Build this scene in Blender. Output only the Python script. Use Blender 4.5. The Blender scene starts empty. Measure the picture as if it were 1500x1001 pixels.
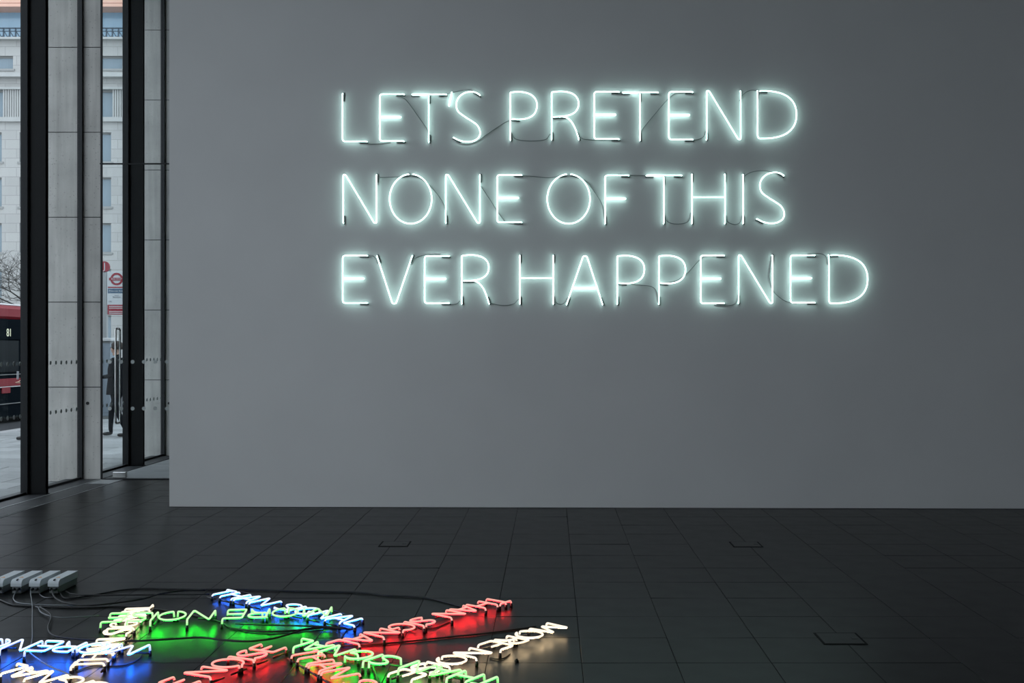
import bpy, bmesh, math, random
from mathutils import Vector, Matrix
random.seed(7)
SC = bpy.context.scene
COL = SC.collection
# ---------------------------------------------------------------- camera
F = 1648.0; CX, CY = 806.0, 508.0; EYE = 1.64
cam_d = bpy.data.cameras.new('camera'); cam = bpy.data.objects.new('camera', cam_d); COL.objects.link(cam)
cam.location = (0, 0, EYE); cam.rotation_euler = (math.radians(90), 0, 0)
cam_d.sensor_width = 36; cam_d.lens = F / 1500 * 36
cam_d.shift_x = -(CX - 750) / 1500; cam_d.shift_y = (CY - 500.5) / 1500
cam_d.clip_end = 400
SC.camera = cam
# ---------------------------------------------------------------- sky (even overcast), exposure
w = bpy.data.worlds.new('overcast_sky'); SC.world = w; w.use_nodes = True
bg = w.node_tree.nodes['Background']; bg.inputs[0].default_value = (0.84, 0.895, 1.0, 1); bg.inputs[1].default_value = 2.1
SC.view_settings.view_transform = 'Standard'; SC.view_settings.look = 'None'
SC.view_settings.exposure = 0.0; SC.view_settings.gamma = 1.0; SC.view_settings.use_curve_mapping = False
SC.cycles.use_denoising = True
SC.cycles.transparent_max_bounces = 16
SC.cycles.max_bounces = 8; SC.cycles.diffuse_bounces = 5
SC.cycles.sample_clamp_indirect = 6
SC.cycles.caustics_reflective = False; SC.cycles.caustics_refractive = False

# ---------------------------------------------------------------- materials
MAT = {}
def newmat(name):
    m = bpy.data.materials.new(name); m.use_nodes = True; MAT[name] = m
    nt = m.node_tree
    return m, nt, nt.nodes['Principled BSDF']
def sock(b, name, v):
    if name in b.inputs: b.inputs[name].default_value = v
def plain(name, col, rough=0.6, metal=0.0, spec=0.5, noise=0.0, scale=8.0, bump=0.0, coord='Object'):
    m, nt, b = newmat(name)
    sock(b, 'Base Color', (*col, 1)); sock(b, 'Roughness', rough); sock(b, 'Metallic', metal); sock(b, 'Specular IOR Level', spec)
    if noise or bump:
        tc = nt.nodes.new('ShaderNodeTexCoord'); n = nt.nodes.new('ShaderNodeTexNoise')
        n.inputs['Scale'].default_value = scale; n.inputs['Detail'].default_value = 5
        nt.links.new(tc.outputs[coord], n.inputs['Vector'])
        if noise:
            r = nt.nodes.new('ShaderNodeValToRGB')
            r.color_ramp.elements[0].position = 0.3; r.color_ramp.elements[1].position = 0.7
            r.color_ramp.elements[0].color = (*[c * (1 - noise) for c in col], 1)
            r.color_ramp.elements[1].color = (*[min(1, c * (1 + noise)) for c in col], 1)
            nt.links.new(n.outputs['Fac'], r.inputs['Fac']); nt.links.new(r.outputs['Color'], b.inputs['Base Color'])
        if bump:
            bp = nt.nodes.new('ShaderNodeBump'); bp.inputs['Strength'].default_value = bump; bp.inputs['Distance'].default_value = 0.01
            nt.links.new(n.outputs['Fac'], bp.inputs['Height']); nt.links.new(bp.outputs['Normal'], b.inputs['Normal'])
    return m
def emit(name, deep, pale=None, s_deep=1.0, s_pale=1.0):
    m = bpy.data.materials.new(name); m.use_nodes = True; MAT[name] = m
    nt = m.node_tree; nt.nodes.clear()
    o = nt.nodes.new('ShaderNodeOutputMaterial'); e = nt.nodes.new('ShaderNodeEmission')
    nt.links.new(e.outputs[0], o.inputs[0])
    if pale is None:
        e.inputs[0].default_value = (*deep, 1); e.inputs[1].default_value = s_deep
    else:  # painted by normal: pale top as overexposed core, underside boosted for floor glow
        g = nt.nodes.new('ShaderNodeNewGeometry'); sx = nt.nodes.new('ShaderNodeSeparateXYZ')
        mr = nt.nodes.new('ShaderNodeMapRange'); mr.inputs[1].default_value = -1; mr.inputs[2].default_value = 1
        nt.links.new(g.outputs['Normal'], sx.inputs[0]); nt.links.new(sx.outputs['Z'], mr.inputs[0])
        rp = nt.nodes.new('ShaderNodeValToRGB'); el = rp.color_ramp.elements
        el[0].position = 0.055; el[0].color = (*[c * s_deep for c in deep], 1)
        el[1].position = 0.55; el[1].color = (*[c * s_pale for c in pale], 1)
        k = el.new(0.105); k.color = (*[c * 1.3 for c in deep], 1)
        nt.links.new(mr.outputs[0], rp.inputs['Fac']); nt.links.new(rp.outputs['Color'], e.inputs[0])
        e.inputs[1].default_value = 1.0
    return m
def glassmat(name, tint, ior=1.45):
    m = bpy.data.materials.new(name); m.use_nodes = True; MAT[name] = m
    nt = m.node_tree; nt.nodes.clear()
    o = nt.nodes.new('ShaderNodeOutputMaterial'); t = nt.nodes.new('ShaderNodeBsdfTransparent'); g = nt.nodes.new('ShaderNodeBsdfGlossy')
    f = nt.nodes.new('ShaderNodeFresnel')
    ge = nt.nodes.new('ShaderNodeNewGeometry'); io = nt.nodes.new('ShaderNodeMapRange')   # same index entering and leaving the thin pane
    io.inputs[3].default_value = ior; io.inputs[4].default_value = 1 / ior
    nt.links.new(ge.outputs['Backfacing'], io.inputs[0]); nt.links.new(io.outputs[0], f.inputs[0])
    t.inputs[0].default_value = (*tint, 1); g.inputs['Roughness'].default_value = 0.0
    g.inputs[0].default_value = (0.8, 0.8, 0.8, 1)
    mx = nt.nodes.new('ShaderNodeMixShader')
    nt.links.new(f.outputs[0], mx.inputs[0]); nt.links.new(t.outputs[0], mx.inputs[1]); nt.links.new(g.outputs[0], mx.inputs[2])
    nt.links.new(mx.outputs[0], o.inputs[0])
    return m

plain('wall_paint', (0.67, 0.662, 0.65), 0.75, spec=0.25, noise=0.025, scale=1.3, bump=0.03)
plain('ceiling_paint', (0.35, 0.35, 0.35), 0.9)
plain('side_paint', (0.30, 0.30, 0.30), 0.9)
# dark floor tile, tint drifting from tile to tile
def tile_mat(name, col, rough, spec, var):
    m, nt, b = newmat(name)
    oi = nt.nodes.new('ShaderNodeObjectInfo'); tc = nt.nodes.new('ShaderNodeTexCoord')
    n = nt.nodes.new('ShaderNodeTexNoise'); n.inputs['Scale'].default_value = 5; n.inputs['Detail'].default_value = 8
    nt.links.new(tc.outputs['Object'], n.inputs['Vector'])
    ad = nt.nodes.new('ShaderNodeMath'); ad.operation = 'ADD'
    nt.links.new(oi.outputs['Random'], ad.inputs[0]); nt.links.new(n.outputs['Fac'], ad.inputs[1])
    mr = nt.nodes.new('ShaderNodeMapRange'); mr.inputs[1].default_value = 0.3; mr.inputs[2].default_value = 1.7
    mr.inputs[3].default_value = 1 - var; mr.inputs[4].default_value = 1 + var
    nt.links.new(ad.outputs[0], mr.inputs[0])
    mu = nt.nodes.new('ShaderNodeVectorMath'); mu.operation = 'SCALE'; mu.inputs[0].default_value = col
    nt.links.new(mr.outputs[0], mu.inputs['Scale']); nt.links.new(mu.outputs[0], b.inputs['Base Color'])
    m2 = nt.nodes.new('ShaderNodeMapRange'); m2.inputs[3].default_value = rough - 0.05; m2.inputs[4].default_value = rough + 0.06
    nt.links.new(n.outputs['Fac'], m2.inputs[0]); nt.links.new(m2.outputs[0], b.inputs['Roughness'])
    sock(b, 'Specular IOR Level', spec)
    return m
tile_mat('floor_slate', (0.0082, 0.0080, 0.0082), 0.33, 0.13, 0.16)
tile_mat('border_slate', (0.045, 0.047, 0.048), 0.5, 0.3, 0.2)
tile_mat('pavement_stone', (0.27, 0.28, 0.28), 0.75, 0.3, 0.25)
plain('grout', (0.010, 0.010, 0.010), 0.8, spec=0.15)
plain('pale_grout', (0.33, 0.34, 0.34), 0.7)
plain('sill_metal', (0.045, 0.047, 0.05), 0.5, 0.0, 0.3)
plain('pale_strip', (0.45, 0.46, 0.46), 0.4, 0.5)
plain('dark_steel', (0.006, 0.0068, 0.0075), 0.5, 0.0, 0.25, noise=0.2, scale=3)
plain('mullion_dark', (0.010, 0.011, 0.013), 0.5, spec=0.35)
plain('chrome', (0.62, 0.62, 0.6), 0.22, 1.0)
plain('frost', (0.50, 0.54, 0.53), 0.6)
plain('rubber', (0.008, 0.008, 0.009), 0.55, spec=0.35)
plain('electrode_black', (0.012, 0.012, 0.014), 0.4, spec=0.5)
plain('wire_grey', (0.24, 0.245, 0.24), 0.5)
plain('wire_pale', (0.13, 0.14, 0.15), 0.5)
plain('box_white', (0.56, 0.60, 0.62), 0.45)
plain('box_grey', (0.16, 0.17, 0.165), 0.55)
plain('orange_print', (0.75, 0.36, 0.08), 0.6)
plain('glass_post', (0.5, 0.55, 0.55), 0.2)
# concrete: mottled with pores and vertical streaks
def concrete(name, col):
    m, nt, b = newmat(name)
    tc = nt.nodes.new('ShaderNodeTexCoord'); oi = nt.nodes.new('ShaderNodeObjectInfo')
    va = nt.nodes.new('ShaderNodeVectorMath'); va.operation = 'ADD'
    nt.links.new(tc.outputs['Object'], va.inputs[0]); nt.links.new(oi.outputs['Location'], va.inputs[1])
    n1 = nt.nodes.new('ShaderNodeTexNoise'); n1.inputs['Scale'].default_value = 2.5; n1.inputs['Detail'].default_value = 8
    nt.links.new(va.outputs[0], n1.inputs['Vector'])
    mp = nt.nodes.new('ShaderNodeMapping'); mp.inputs['Scale'].default_value = (14, 14, 0.8)
    nt.links.new(va.outputs[0], mp.inputs['Vector'])
    n2 = nt.nodes.new('ShaderNodeTexNoise'); n2.inputs['Scale'].default_value = 1.0; n2.inputs['Detail'].default_value = 4
    nt.links.new(mp.outputs[0], n2.inputs['Vector'])
    vo = nt.nodes.new('ShaderNodeTexVoronoi'); vo.inputs['Scale'].default_value = 22
    nt.links.new(va.outputs[0], vo.inputs['Vector'])
    pr = nt.nodes.new('ShaderNodeMapRange'); pr.inputs[1].default_value = 0.06; pr.inputs[2].default_value = 0.17
    pr.inputs[3].default_value = 0.5; pr.inputs[4].default_value = 1.0
    nt.links.new(vo.outputs['Distance'], pr.inputs[0])
    a = nt.nodes.new('ShaderNodeMath'); a.operation = 'ADD'
    nt.links.new(n1.outputs['Fac'], a.inputs[0]); nt.links.new(n2.outputs['Fac'], a.inputs[1])
    mr = nt.nodes.new('ShaderNodeMapRange'); mr.inputs[1].default_value = 0.65; mr.inputs[2].default_value = 1.35
    mr.inputs[3].default_value = 0.72; mr.inputs[4].default_value = 1.18
    nt.links.new(a.outputs[0], mr.inputs[0])
    k = nt.nodes.new('ShaderNodeMath'); k.operation = 'MULTIPLY'
    nt.links.new(mr.outputs[0], k.inputs[0]); nt.links.new(pr.outputs[0], k.inputs[1])
    mu = nt.nodes.new('ShaderNodeVectorMath'); mu.operation = 'SCALE'; mu.inputs[0].default_value = col
    nt.links.new(k.outputs[0], mu.inputs['Scale']); nt.links.new(mu.outputs[0], b.inputs['Base Color'])
    sock(b, 'Roughness', 0.85)
    return m
concrete('concrete', (0.55, 0.53, 0.50))
plain('joint_dark', (0.03, 0.03, 0.03), 0.9)
# street
def stone(name, col, bw, bh):
    m, nt, b = newmat(name)
    tc = nt.nodes.new('ShaderNodeTexCoord'); mp = nt.nodes.new('ShaderNodeMapping')
    mp.inputs['Rotation'].default_value = (math.radians(-90), 0, 0)
    nt.links.new(tc.outputs['Object'], mp.inputs['Vector'])
    br = nt.nodes.new('ShaderNodeTexBrick'); br.inputs['Scale'].default_value = 1
    br.inputs['Brick Width'].default_value = bw; br.inputs['Row Height'].default_value = bh
    br.inputs['Mortar Size'].default_value = 0.02
    br.inputs['Color1'].default_value = (*col, 1); br.inputs['Color2'].default_value = (*[c * 0.88 for c in col], 1)
    br.inputs['Mortar'].default_value = (*[c * 0.7 for c in col], 1)
    nt.links.new(mp.outputs[0], br.inputs['Vector'])
    nt.links.new(br.outputs['Color'], b.inputs['Base Color']); sock(b, 'Roughness', 0.85)
    return m
stone('portland_stone', (0.50, 0.49, 0.47), 1.5, 0.62)
plain('stone_trim', (0.47, 0.47, 0.455), 0.85, noise=0.06, scale=1)
plain('stone_grey', (0.34, 0.34, 0.33), 0.85)
plain('window_glass', (0.20, 0.27, 0.32), 0.08, spec=0.9)
plain('attic_glass', (0.25, 0.40, 0.52), 0.1, spec=0.9)
plain('attic_pink', (0.80, 0.47, 0.36), 0.7)
plain('rail_iron', (0.07, 0.10, 0.13), 0.6)
plain('asphalt', (0.028, 0.030, 0.034), 0.85, noise=0.2, scale=20)
plain('pavement_far', (0.25, 0.26, 0.26), 0.8, noise=0.15, scale=2)
plain('kerb', (0.33, 0.33, 0.33), 0.8)
plain('bus_red', (0.20, 0.008, 0.016), 0.5, spec=0.15)
plain('bus_black', (0.006, 0.009, 0.012), 1.0, spec=0.0)
plain('bus_glass', (0.006, 0.010, 0.012), 0.2, spec=0.015)
plain('bus_pale', (0.55, 0.55, 0.55), 0.5)
emit('display_white', (0.95, 1.0, 0.8), s_deep=0.9)
plain('sign_white', (0.52, 0.55, 0.56), 0.5)
plain('sign_red', (0.27, 0.015, 0.03), 0.5)
plain('sign_blue', (0.06, 0.12, 0.19), 0.5)
plain('sign_post', (0.30, 0.31, 0.31), 0.5)
plain('print_dark', (0.05, 0.06, 0.08), 0.6)
plain('cabinet_blue', (0.20, 0.24, 0.28), 0.5)
plain('bark', (0.06, 0.055, 0.05), 0.9)
plain('skin', (0.52, 0.32, 0.24), 0.6)
plain('coat_black', (0.008, 0.009, 0.012), 0.95, spec=0.05)
plain('trouser_dark', (0.010, 0.011, 0.014), 0.95, spec=0.05)
plain('coat_navy', (0.014, 0.017, 0.028), 0.95, spec=0.05)
plain('hair_brown', (0.035, 0.022, 0.016), 0.7)
plain('shoe', (0.02, 0.018, 0.017), 0.4)
plain('shirt_white', (0.6, 0.62, 0.66), 0.7)
glassmat('facade_glass', (0.930, 0.968, 0.968), 1.2)
glassmat('door_glass', (0.95, 0.968, 0.97), 1.15)
# neon
emit('neon_wall_white', (0.64, 1.0, 0.95), s_deep=5.6)
emit('neon_red', (1.0, 0.008, 0.016), (1.0, 0.42, 0.35), 66.0, 1.2)
emit('neon_blue', (0.003, 0.13, 1.0), (0.74, 0.83, 1.0), 105.0, 1.4)
emit('neon_green', (0.006, 1.0, 0.03), (0.62, 1.0, 0.50), 75.0, 1.15)
emit('neon_warm', (1.0, 0.72, 0.40), (1.0, 0.90, 0.74), 22.0, 1.25)

# ---------------------------------------------------------------- object helpers
def mesh(name, verts, faces, mat=None, smooth=False):
    me = bpy.data.meshes.new(name); me.from_pydata([tuple(v) for v in verts], [], faces); me.update()
    if mat: me.materials.append(MAT[mat])
    if smooth: me.polygons.foreach_set('use_smooth', [True] * len(me.polygons))
    return me
def link(name, me, parent=None, loc=None):
    o = bpy.data.objects.new(name, me); COL.objects.link(o)
    if parent: o.parent = parent
    if loc is not None: o.location = loc
    return o
def empty(name, loc=(0, 0, 0), parent=None):
    o = bpy.data.objects.new(name, None); COL.objects.link(o); o.location = loc; o.empty_display_size = 0.1
    if parent: o.parent = parent
    return o
def tag(o, label=None, cat=None, group=None, kind=None):
    if label: o['label'] = label
    if cat: o['category'] = cat
    if group: o['group'] = group
    if kind: o['kind'] = kind
    return o
class MB:
    def __init__(s): s.v = []; s.f = []
    def add(s, v, f):
        k = len(s.v); s.v += [Vector(p) for p in v]; s.f += [tuple(i + k for i in q) for q in f]; return s
    def box(s, a, b):
        (x0, y0, z0), (x1, y1, z1) = a, b
        return s.add([(x0,y0,z0),(x1,y0,z0),(x1,y1,z0),(x0,y1,z0),(x0,y0,z1),(x1,y0,z1),(x1,y1,z1),(x0,y1,z1)],
                     [(0,3,2,1),(4,5,6,7),(0,1,5,4),(1,2,6,5),(2,3,7,6),(3,0,4,7)])
    def bbox(s, a, b, e=0.004):           # box with bevelled edges
        bm = bmesh.new(); bmesh.ops.create_cube(bm, size=1)
        for v in bm.verts:
            v.co = Vector([(a[i] + b[i]) / 2 + v.co[i] * (b[i] - a[i]) for i in range(3)])
        bmesh.ops.bevel(bm, geom=list(bm.edges), offset=e, segments=1, affect='EDGES')
        bm.verts.index_update()
        s.add([v.co.copy() for v in bm.verts], [tuple(v.index for v in f.verts) for f in bm.faces]); bm.free(); return s
    def prism(s, poly, z0, z1):
        n = len(poly)
        v = [(x, y, z0) for x, y in poly] + [(x, y, z1) for x, y in poly]
        return s.add(v, [tuple(range(n))[::-1], tuple(range(n, 2 * n))] + [(i, (i + 1) % n, n + (i + 1) % n, n + i) for i in range(n)])
    def tube(s, pts, r, n=8, r_end=None):
        pts = [Vector(p) for p in pts]; m = len(pts)
        tans = []
        for i in range(m):
            t = (pts[min(i + 1, m - 1)] - pts[max(i - 1, 0)])
            tans.append(t.normalized() if t.length > 1e-9 else Vector((0, 0, 1)))
        u = tans[0].orthogonal().normalized(); rings = []
        for i in range(m):
            u = (u - tans[i] * u.dot(tans[i]))
            u = u.normalized() if u.length > 1e-6 else tans[i].orthogonal().normalized()
            vv = tans[i].cross(u); rr = r if r_end is None else r + (r_end - r) * i / (m - 1)
            rings.append([pts[i] + (u * math.cos(2 * math.pi * k / n) + vv * math.sin(2 * math.pi * k / n)) * rr for k in range(n)])
        v = [p for rg in rings for p in rg]; f = []
        for i in range(m - 1):
            for k in range(n):
                f.append((i * n + k, i * n + (k + 1) % n, (i + 1) * n + (k + 1) % n, (i + 1) * n + k))
        f.append(tuple(range(n))[::-1]); f.append(tuple((m - 1) * n + k for k in range(n)))
        return s.add(v, f)
    def disc(s, c, r, axis, th, n=20):
        ax = Vector(axis).normalized()
        return s.tube([Vector(c) - ax * th / 2, Vector(c) + ax * th / 2], r, n)
    def build(s, name, mat, parent=None, smooth=False, origin=None, loc=None):
        if origin is not None:
            o_ = Vector(origin); me = mesh(name, [p - o_ for p in s.v], s.f, mat, smooth); return link(name, me, parent, o_)
        return link(name, mesh(name, s.v, s.f, mat, smooth), parent, loc)
def fillet(pts, rad, seg=4):
    pts = [Vector(p) for p in pts]; out = [pts[0]]
    for i in range(1, len(pts) - 1):
        a, b, c = pts[i - 1], pts[i], pts[i + 1]
        d1, d2 = (a - b), (c - b); r = min(rad, d1.length * 0.45, d2.length * 0.45)
        if d1.length < 1e-6 or d2.length < 1e-6 or d1.normalized().dot(d2.normalized()) < -0.985: out.append(b); continue
        p, q = b + d1.normalized() * r, b + d2.normalized() * r
        for k in range(seg + 1):
            t = k / seg; out.append(p * (1 - t) ** 2 + b * 2 * t * (1 - t) + q * t * t)
    out.append(pts[-1]); return out
def spline(pts, seg=6):           # Catmull-Rom through the points
    P = [Vector(p) for p in pts]; P = [P[0] * 2 - P[1]] + P + [P[-1] * 2 - P[-2]]; out = []
    for i in range(1, len(P) - 2):
        for k in range(seg):
            t = k / seg; a, b, c, d = P[i - 1], P[i], P[i + 1], P[i + 2]
            out.append(0.5 * ((2 * b) + (c - a) * t + (2 * a - 5 * b + 4 * c - d) * t * t + (3 * b - a - 3 * c + d) * t ** 3))
    out.append(P[-2]); return out
def bez(a, b, c, d, n=10):
    return [((1-t)**3*a[0]+3*t*(1-t)**2*b[0]+3*t*t*(1-t)*c[0]+t**3*d[0], (1-t)**3*a[1]+3*t*(1-t)**2*b[1]+3*t*t*(1-t)*c[1]+t**3*d[1]) for t in [i/n for i in range(n+1)]]
def floor_pt(x, y, z=0.0):        # where a sight line meets the height z
    Y = F * (EYE - z) / (y - CY); return Vector(((x - CX) / F * Y, Y, z))
def text_mesh(s, size, depth=0.002):
    c = bpy.data.curves.new('text', 'FONT'); c.body = s; c.size = size; c.extrude = depth; c.align_x = 'CENTER'; c.align_y = 'CENTER'
    o = bpy.data.objects.new('text', c); COL.objects.link(o)
    dg = bpy.context.evaluated_depsgraph_get(); me = bpy.data.meshes.new_from_object(o.evaluated_get(dg))
    bpy.data.objects.remove(o); bpy.data.curves.remove(c); return me

# ================================================================ ROOM SHELL
CEIL = 7.2
XF = -5.80                          # line of the glass front
WALL_K = 0.0167
def wall_y(X): return 11.5 - WALL_K * (X + 3.894)
def wall_pt(x, y, off=0.0):         # pixel -> point on the display wall, off metres in front of it
    d = (x - CX) / F
    Y = (11.5 - WALL_K * 3.894) / (1 + WALL_K * d) - off
    return Vector((d * Y, Y, EYE - (y - CY) / F * Y))
tag(MB().prism([(-3.894, 11.5), (7.6, wall_y(7.6)), (7.6, 11.9), (-3.894, 11.9)], 0.004, CEIL).build('wall_back', 'wall_paint'), kind='structure')
tag(MB().box((7.6, -6, 0), (7.8, 17.6, CEIL)).build('wall_right', 'side_paint'), kind='structure')
tag(MB().box((-6.4, -6.2, 0), (7.8, -6, CEIL)).build('wall_rear', 'side_paint'), kind='structure')
tag(MB().box((-5.3, 17.35, 0), (7.6, 17.55, CEIL)).build('wall_lobby', 'side_paint'), kind='structure')
tag(MB().box((-6.4, -6.2, CEIL), (7.8, 17.6, CEIL + 0.2)).build('ceiling', 'ceiling_paint'), kind='structure')
# ---- floor: bed plus tiles
floor = tag(MB().box((-6.0, -6, -0.2), (7.6, 17.4, -0.004)).build('floor', 'grout'), kind='structure')
TW, TD, GX, GY, G = 0.492, 0.50, 0.163, 5.83, 0.0032
tm = MB().bbox((G / 2, G / 2, -0.012), (TW - G / 2, TD - G / 2, 0.0), 0.0015)
tile_me = mesh('floor_tile', [p - Vector((TW / 2, TD / 2, 0)) for p in tm.v], tm.f, 'floor_slate')
cand = []; rest = MB()
i0, i1 = math.floor((-5.27 - GX) / TW), math.ceil((7.6 - GX) / TW)
j0, j1 = math.floor((-6 - GY) / TD), math.ceil((13.9 - GY) / TD)
for i in range(i0, i1):
    for j in range(j0, j1):
        x, y = GX + i * TW, GY + j * TD
        ax, bx_, ay, by = max(x, -5.27), min(x + TW, 7.6), max(y, -6), min(y + TD, 13.86)
        if bx_ - ax < 0.03 or by - ay < 0.03: continue
        full = bx_ - ax > TW - 1e-6 and by - ay > TD - 1e-6
        cy = (ay + by) / 2; cx = (ax + bx_) / 2
        hid = cx > -3.8 and cy > 11.7
        vis = cy > 5.0 and -0.56 * cy < cx < 0.49 * cy and not hid
        cand.append((vis, abs(cx) + cy, full, ax, bx_, ay, by))
nvis = 0
for vis, d, full, ax, bx_, ay, by in sorted(cand, key=lambda c: c[1]):
    if vis and nvis < 300:
        nvis += 1; rz = random.gauss(0, 0.0012)
        if full: o = link('floor_tile', tile_me, floor, ((ax + bx_) / 2, (ay + by) / 2, 0))
        else:
            c = Vector(((ax + bx_) / 2, (ay + by) / 2, 0))
            o = MB().box((ax + G / 2, ay + G / 2, -0.012), (bx_ - G / 2, by - G / 2, 0)).build('floor_tile', 'floor_slate', floor, origin=c)
        o.rotation_euler = (random.gauss(0, 0.0016), random.gauss(0, 0.0016), 0)
    else:
        rest.box((ax + G / 2, ay + G / 2, -0.012), (bx_ - G / 2, by - G / 2, 0))
tag(rest.build('floor_tiles_remaining', 'floor_slate', floor), kind='stuff')
# stone border beside the glass front, sill, bright strip
border = tag(MB().box((-5.545, -6, -0.01), (-5.27, 13.87, -0.0005)).build('trim_1', 'pale_grout'), kind='structure')
bt = mesh('border_tile', *(lambda m: (m.v, m.f))(MB().bbox((-0.125, -0.297, -0.004), (0.125, 0.297, 0.002), 0.002)), 'border_slate')
for k in range(-29, 4):
    yc = 11.91 + 0.62 * k
    if -5.6 < yc < 13.6: link('border_tile', bt, border, (-5.4085, yc, 0))
sill = tag(MB().box((-5.98, -6, -0.02), (-5.565, 17.3, 0.004)).build('trim_2', 'sill_metal'), kind='structure')
MB().box((-5.563, -6, -0.004), (-5.547, 13.87, 0.005)).build('edge_strip', 'pale_strip', sill)
# lobby floor beyond the glass partition: lighter slabs
lobby = tag(MB().box((-5.563, 13.92, -0.03), (7.6, 17.35, -0.004)).build('floor_lobby', 'grout'), kind='structure')
for i in range(0, 6):
    for j in range(0, 4):
        MB().bbox((-5.55 + i * 0.9, 13.93 + j * 0.86, -0.012), (-5.555 + (i + 1) * 0.9, 13.925 + (j + 1) * 0.86, 0.001), 0.002).build('floor_slab', 'pavement_stone', lobby)

# ---- concrete columns (front faces at 13.9, 16.9 ...) built of 1.05 m lifts
COLS = [13.90 + 2.97 * k for k in range(1, -2, -1)]
def concrete_column(Y, label):
    c = empty('concrete_column', (-5.95, Y, 0)); tag(c, label, 'column', 'concrete columns along the glass front')
    prof = [(-6.36, 0), (-5.54, 0), (-5.735, 0.42), (-6.30, 0.42)]
    z = 0.0; k = 0
    core = MB().prism([(x * 0.999 + (-0.0 if i in (0, 3) else -0.012) - -5.95 + (0.012 if i in (0, 3) else 0), y + (0.012 if y == 0 else -0.012)) for i, (x, y) in enumerate(prof)], 0, CEIL)
    core.build('joint_core', 'joint_dark', c)
    tops = [0.09 + 1.05 * i for i in range(1, 8)]
    z = -0.03
    for t in tops:
        t = min(t, CEIL)
        if t - z < 0.05: break
        b = MB().prism([(x + 5.95, y) for x, y in prof], z + 0.005, t - 0.005)
        b.build('concrete_block', 'concrete', c, origin=(0, 0, (z + t) / 2)); z = t
    # tie-rod hole seen on the indoor face
    MB().disc((-5.715 + 5.95, -0.001, 1.64 - (591 - CY) / F * Y), 0.02, (0, 1, 0), 0.01, 14).build('tie_hole', 'joint_dark', c)
    return c
for n, Y in enumerate(COLS):
    if n == 0: concrete_column(Y, 'pale concrete column at the far end, seen through the glass door')
    elif n == 1: concrete_column(Y, 'pale concrete column between black steel post and glass door')
    elif Y > 9: concrete_column(Y, 'pale concrete column nearest the camera along the glass front')
    else: concrete_column(Y, 'pale concrete column of the glass front nearer the camera')
# ---- black steel posts
STEEL = [12.45 + 2.97 * k for k in range(1, -2, -1)]
def steel_post(Y, label):
    c = empty('steel_post', (-5.70, Y, 0)); tag(c, label, 'post', 'black steel posts along the glass front')
    MB().box((-0.115, 0, 0.0), (0.115, 0.012, CEIL)).build('flange', 'dark_steel', c)
    MB().box((-0.095, 0.012, 0.0), (0.095, 0.058, CEIL)).build('web_casing', 'dark_steel', c)
    MB().box((-0.115, 0.058, 0.0), (0.115, 0.07, CEIL)).build('flange', 'dark_steel', c)
    MB().box((-0.165, 0.005, 0.0), (-0.1155, 0.07, CEIL)).build('glazing_frame', 'mullion_dark', c)
    MB().box((-0.13, -0.006, 0.0), (0.125, 0.076, 0.012)).build('base_plate', 'dark_steel', c)
    return c
for n, Y in enumerate(STEEL):
    if n == 0: steel_post(Y, 'black steel post behind the glass door')
    elif n == 1: steel_post(Y, 'thick black steel post at the left, in front of concrete column')
    else: steel_post(Y, 'black steel post nearest the camera along the glass front')
# ---- glass panes of the front with frosted dots
dot_me = mesh('frosted_dot', *(lambda m: (m.v, m.f))(MB().disc((0, 0, 0), 0.024, (1, 0, 0), 0.003, 16)), 'frost')
nwin = 0
spans = []
for Y in [12.45 + 2.97 * k for k in range(1, -7, -1)]:
    spans.append((Y + 0.07, Y + 1.45))       # from post to column face
    spans.append((Y - 2.97 + 1.45 + 0.42, Y + 0.0))
for a, b in spans:
    if b < -5: continue
    a = max(a, -6); b = min(b, 17.3); nwin += 1
    win = empty('window_%d' % nwin, (XF, (a + b) / 2, 0)); tag(win, kind='structure'); hw = (b - a) / 2
    gp = MB().box((-0.008, -hw, 0.03), (0.008, hw, CEIL)).build('glass_pane', 'facade_glass', win)
    MB().box((-0.014, -hw, 0.004), (0.014, hw, 0.03)).build('bottom_channel', 'mullion_dark', win)
    MB().box((-0.03, hw - 0.035, 0.004), (0.03, hw, CEIL)).build('mullion', 'mullion_dark', win)
    if b > 9:
        for z in (1.452, 0.875):
            y = -hw + 0.09
            while y < hw - 0.08:
                link('frosted_dot', dot_me, gp, (0.0095, y, z)); y += 0.142
# ---- glass partition with door at the end of the passage
YD = 13.90
door = empty('door_1', (-5.5, YD, 0)); tag(door, kind='structure')
DT = EYE + (CY - 241) / F * YD
def dx(px, Y=YD): return (px - CX) / F * Y
gp = MB().box((dx(152), YD - 0.006, 0.02), (dx(262), YD + 0.006, DT)).build('door_leaf', 'door_glass', None, origin=(-5.5, YD, 0)); gp.parent = door; gp.location = (0, 0, 0)
o = MB().box((dx(150), YD - 0.006, DT + 0.012), (-2.2, YD + 0.006, CEIL)).build('transom_pane', 'door_glass', None, origin=(-5.5, YD, 0)); o.parent = door; o.location = (0, 0, 0)
o = MB().box((dx(264), YD - 0.006, 0.02), (-2.2, YD + 0.006, DT)).build('side_pane', 'door_glass', None, origin=(-5.5, YD, 0)); o.parent = door; o.location = (0, 0, 0)
o = MB().box((dx(147), YD - 0.02, DT), (-2.2, YD + 0.02, DT + 0.014)).build('transom_rail', 'mullion_dark', None, origin=(-5.5, YD, 0)); o.parent = door; o.location = (0, 0, 0)
o = MB().box((dx(148.5), YD - 0.03, 0.004), (dx(150.6), YD - 0.002, CEIL)).build('edge_seal', 'mullion_dark', None, origin=(-5.5, YD, 0)); o.parent = door; o.location = (0, 0, 0)
o = MB().box((dx(150), YD - 0.03, 0.0), (-2.2, YD + 0.03, 0.012)).build('threshold', 'mullion_dark', None, origin=(-5.5, YD, 0)); o.parent = door; o.location = (0, 0, 0)
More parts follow.
